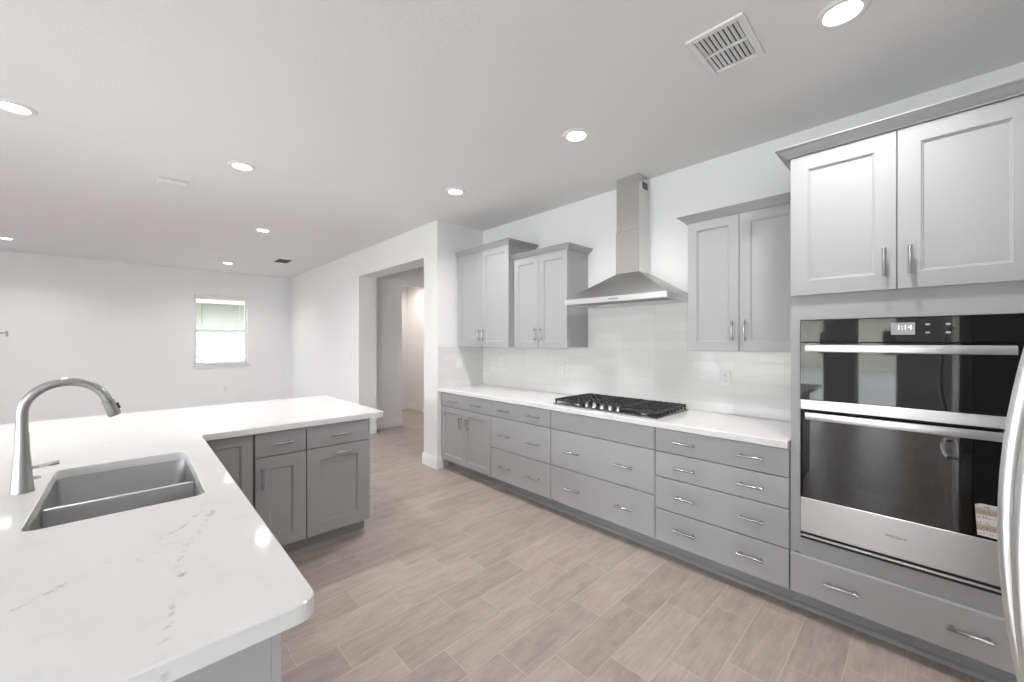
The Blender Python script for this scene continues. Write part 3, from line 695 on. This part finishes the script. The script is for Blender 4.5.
# sink
sk = thing('kitchen_sink', 'brushed steel double-bowl sink set under the white island worktop', 'sink', ((SX0 + SX1) / 2, (SY0 + SY1) / 2, ZB))
def rr(g, z, r): return [(x, y, z) for x, y in rounded([(SX0 - g, SY0 - g), (SX1 + g, SY0 - g), (SX1 + g, SY1 + g), (SX0 - g, SY1 + g)], [r] * 4, 6)]
zr = ZB - .0005
bm = rings(B(), [rr(.007, zr - .002, .042), rr(.007, zr, .042), rr(.004, zr, .04), rr(.002, zr - .006, .04), rr(-.010, zr - .19, .045), rr(-.020, zr - .208, .055), rr(-.042, zr - .216, .06)], False, True)
obj('basin', bm, M_SINK, sk)
bm = B(); ym = 2.104
pr = [(-.020, zr - .213), (-.013, zr - .19), (-.0115, zr - .022), (-.008, zr - .013), (0, zr - .010), (.008, zr - .013), (.0115, zr - .022), (.013, zr - .19), (.020, zr - .213)]
rings(bm, [[(SX0 + .003, ym + d, z) for d, z in pr], [(SX1 - .003, ym + d, z) for d, z in pr]]); obj('bowl_divider', bm, M_SINK, sk)
for yy in (1.92, 2.295):
    obj('drain', lathe(B(), [(.055, 0), (.056, .003), (.045, .003), (.040, -.001), (.012, -.001), (.010, .004), (.002, .005)], ((SX0 + SX1) / 2, yy, zr - .2155), seg=24), M_NICKEL, sk)
# faucet
fx, fy = -.283, 2.2
fc = thing('kitchen_faucet', 'brushed steel gooseneck pull-down faucet standing behind the sink', 'faucet', (fx, fy, ZT))
obj('faucet_body', lathe(B(), [(.029, 0), (.0295, .003), (.028, .008), (.0235, .075), (.0185, .150), (.0168, .206), (.0165, .210)], (fx, fy, ZT), seg=28), M_NICKEL, fc)
R = .107; pts = [(fx, fy, ZT + .2105), (fx, fy, ZT + .216), (fx, fy, 1.15), (fx, fy, 1.175)]
for i in range(0, 25):
    a = PI * i / 24 * (164 / 180); pts.append((fx + R - R * math.cos(a), fy, 1.188 + R * math.sin(a)))
obj('spout', tube(B(), pts, [.0155, .0150] + [.0150] * (len(pts) - 2), 20), M_NICKEL, fc)
e = Vector(pts[-1]); dirv = (Vector(pts[-1]) - Vector(pts[-2])).normalized()
sh = obj('spray_head', tube(B(), [e + dirv * s for s in (.0005, .002, .004, .03, .062, .066)], [.0165, .0185, .018, .0185, .0198, .0175], 20), M_NICKEL, fc)
bm = B(); c = e + dirv * .030 + Vector((.0195, 0, .004)); tube(bm, [c + dirv * (-.012), c + dirv * .012], .005, 10); obj('spray_button', bm, M_BLACK, sh)
lv = obj('lever_hub', tube(B(), [(fx + .018, fy, ZT + .083), (fx + .040, fy, ZT + .084)], [.0075, .0062], 14), M_NICKEL, fc)
obj('lever', tube(B(), [(fx + .0402, fy, ZT + .084), (fx + .044, fy, ZT + .0845), (fx + .084, fy, ZT + .088), (fx + .087, fy, ZT + .0883)], [.005, .0065, .0085, .0075], 14), M_PULL, lv)
tag(obj('deck_button', lathe(B(), [(.020, 0), (.020, .003), (.018, .006), (.004, .007)], (-.279, 2.385, ZT), seg=24), M_PULL), 'small round metal button on the worktop beside the faucet', 'button')

# ------------------------------------------------------------------ ceiling fittings
G_CAN = 'round downlights in the white ceiling'
def downlight(x, y, label, power=CAN_POWER, group=G_CAN, col=CAN_COLOR):
    t = thing('downlight', label, 'ceiling light', (x, y, ZC), group)
    obj('trim_ring', lathe(B(), [(.090, -.0002), (.090, -.004), (.083, -.009), (.066, -.010), (.061, -.005), (.061, -.0002)], (x, y, ZC), seg=36, cap0=False, cap1=False), M_TRIM, t)
    obj('lens', lathe(B(), [(.0605, -.0005), (.0605, -.0055), (.045, -.007), (.01, -.0075)], (x, y, ZC), seg=32), M_LENS, t)
    d = bpy.data.lights.new('downlight_lamp', 'AREA'); d.shape = 'DISK'; d.size = .115; d.spread = math.radians(140); d.energy = power; d.color = col
    l = bpy.data.objects.new('downlight_lamp', d); COL.objects.link(l); l.parent = t; l.location = (0, 0, -.014)
    return t
downlight(2.125, .24, 'largest round ceiling light, beside the big air vent at the upper right')
downlight(2.125, 1.605, 'round ceiling light left of the range hood chimney, middle of the cabinet-side row')
downlight(2.125, 2.97, 'round ceiling light nearest the hall opening, over the niche end of the aisle')
downlight(-.504, 3.681, 'round ceiling light cut by the left picture edge, the larger of the two there')
downlight(.613, 3.692, 'round ceiling light to the right of the rectangular detector box')
downlight(1.154, 5.642, 'round ceiling light midway between the detector box and the small dark vent')
downlight(1.199, 8.452, 'round ceiling light closest above the far window')
downlight(-1.23, 8.445, 'small round ceiling light at the left picture edge over the far wall')
downlight(3.65, 7.05, 'round ceiling light at the end of the hall, behind the opening', 7.0, None, (1.0, .88, .78))
def air_vent(label, x0, x1, y0, y1, rows, n, m_slat):
    t = thing('air_vent', label, 'air vent', ((x0 + x1) / 2, (y0 + y1) / 2, ZC)); f = .030 if rows > 1 else .018
    bm = B(); a = ZC - .012
    for q in ((x0, x1, y0, y0 + f), (x0, x1, y1 - f, y1), (x0, x0 + f, y0 + f, y1 - f), (x1 - f, x1, y0 + f, y1 - f)): bx(bm, *q, a, ZC - .0003, .003)
    if rows > 1: bx(bm, (x0 + x1) / 2 - .007, (x0 + x1) / 2 + .007, y0 + f, y1 - f, a + .001, ZC - .001, .002)
    obj('vent_frame', bm, M_TRIM, t)
    obj('vent_shade_sheet', box(x0 + f, x1 - f, y0 + f, y1 - f, ZC - .0009, ZC - .0002), M_DARK, t)  # flat dark sheet painted as the shade behind the slats
    for r in range(rows):
        xa = x0 + f + (x1 - x0 - 2 * f) * r / rows + (.007 if r else 0); xc = x0 + f + (x1 - x0 - 2 * f) * (r + 1) / rows - (.007 if r < rows - 1 else 0)
        for k in range(n):
            yy = y0 + f + (y1 - y0 - 2 * f) * (k + .5) / n; wd = (y1 - y0 - 2 * f) / n
            bm = box(xa, xc, -wd * .33, wd * .33, -.0008, .0008); bmesh.ops.rotate(bm, verts=bm.verts, cent=(0, 0, 0), matrix=Matrix.Rotation(math.radians(-35), 3, 'X'))
            bmesh.ops.translate(bm, verts=bm.verts, vec=(0, yy, ZC - .0075)); obj('slat', bm, m_slat, t)
    return t
air_vent('large square white louvered air vent in the ceiling near the biggest ceiling light', 1.822, 2.158, .524, .762, 2, 9, M_TRIM)
air_vent('small dark ceiling vent above the far end of the long white wall', 1.72, 1.95, 7.33, 7.72, 1, 9, mat('gray_vent_slat', (.12, .12, .12), .5))
dt = thing('ceiling_detector', 'white rectangular detector box on the ceiling left of the center lights', 'detector', (.242, 4.42, ZC))
obj('detector_base', box(.138, .346, 4.372, 4.468, ZC - .008, ZC - .0003, .003), M_PLASTIC, dt); obj('detector_cover', box(.146, .338, 4.378, 4.462, ZC - .044, ZC - .0082, .007, 2), M_PLASTIC, dt)

# ------------------------------------------------------------------ wall plates
G_OUT = 'white outlets on the backsplash'
def outlet(label, P, a, z, kind='outlet', group=None, name='wall_outlet'):
    t = thing(name, label, 'outlet' if kind == 'outlet' else 'light switch', P(a, z, 0), group)
    obj('cover_plate', rings(B(), [rect(P, a - .036, a + .036, z - .058, z + .058, .0003), rect(P, a - .036, a + .036, z - .058, z + .058, .003), rect(P, a - .036, a + .036, z - .058, z + .058, .006, .004)]), M_PLASTIC, t)
    if kind == 'outlet':
        for dz in (-.021, .021):
            s = obj('socket', rings(B(), [rect(P, a - .016, a + .016, z + dz - .013, z + dz + .013, .0062), rect(P, a - .016, a + .016, z + dz - .013, z + dz + .013, .008, .003)]), M_PLASTIC, t)
            bm = B()
            for da in (-.006, .006): rings(bm, [rect(P, a + da - .0012, a + da + .0012, z + dz - .003, z + dz + .006, .0081), rect(P, a + da - .0012, a + da + .0012, z + dz - .003, z + dz + .006, .0086)])
            rings(bm, [rect(P, a - .002, a + .002, z + dz - .0095, z + dz - .006, .0081), rect(P, a - .002, a + .002, z + dz - .0095, z + dz - .006, .0086)])
            obj('socket_slots', bm, M_SLOT, s)
    else:
        obj('rocker', rings(B(), [rect(P, a - .016, a + .016, z - .033, z + .033, .0062), rect(P, a - .016, a + .016, z - .033, z + .033, .009, .003)]), M_PLASTIC, t)
    return t
PB = FX(XW - .009)
outlet('white outlet on the tiles under the wall cabinet beside the oven cabinet', PB, 1.015, 1.175, group=G_OUT)
outlet('white outlet on the tiles under the wall cabinet left of the hood', PB, 2.555, 1.177, group=G_OUT)
outlet('white outlet on the tiles under the tallest wall cabinet in the corner', PB, 3.46, 1.19, group=G_OUT)
outlet('white rocker switch plate on the tiled niche end wall', FY(YN - .009), 2.78, 1.19, 'switch', name='light_switch')
outlet('white light switch on the long wall left of the hall opening', FX(XP), 6.265, 1.21, 'switch', name='light_switch')
outlet('white outlet low on the far wall under the window', FY(YF), 1.326, .491)
# bracket on the far wall
wb = thing('wall_bracket', 'slim gray bracket on the far wall at the left picture edge', 'bracket', (-1.66, YF, 1.56))
M_BR = mat('gray_bracket_paint', (.42, .43, .43), .5)
obj('rail', box(-1.93, -1.385, YF - .018, YF - .0003, 1.560, 1.578, .002), M_BR, wb)
for x in (-1.93, -1.383): obj('arm', box(x - .011, x + .011, YF - .03, YF - .0183, 1.515, 1.60, .003), M_BR, wb)
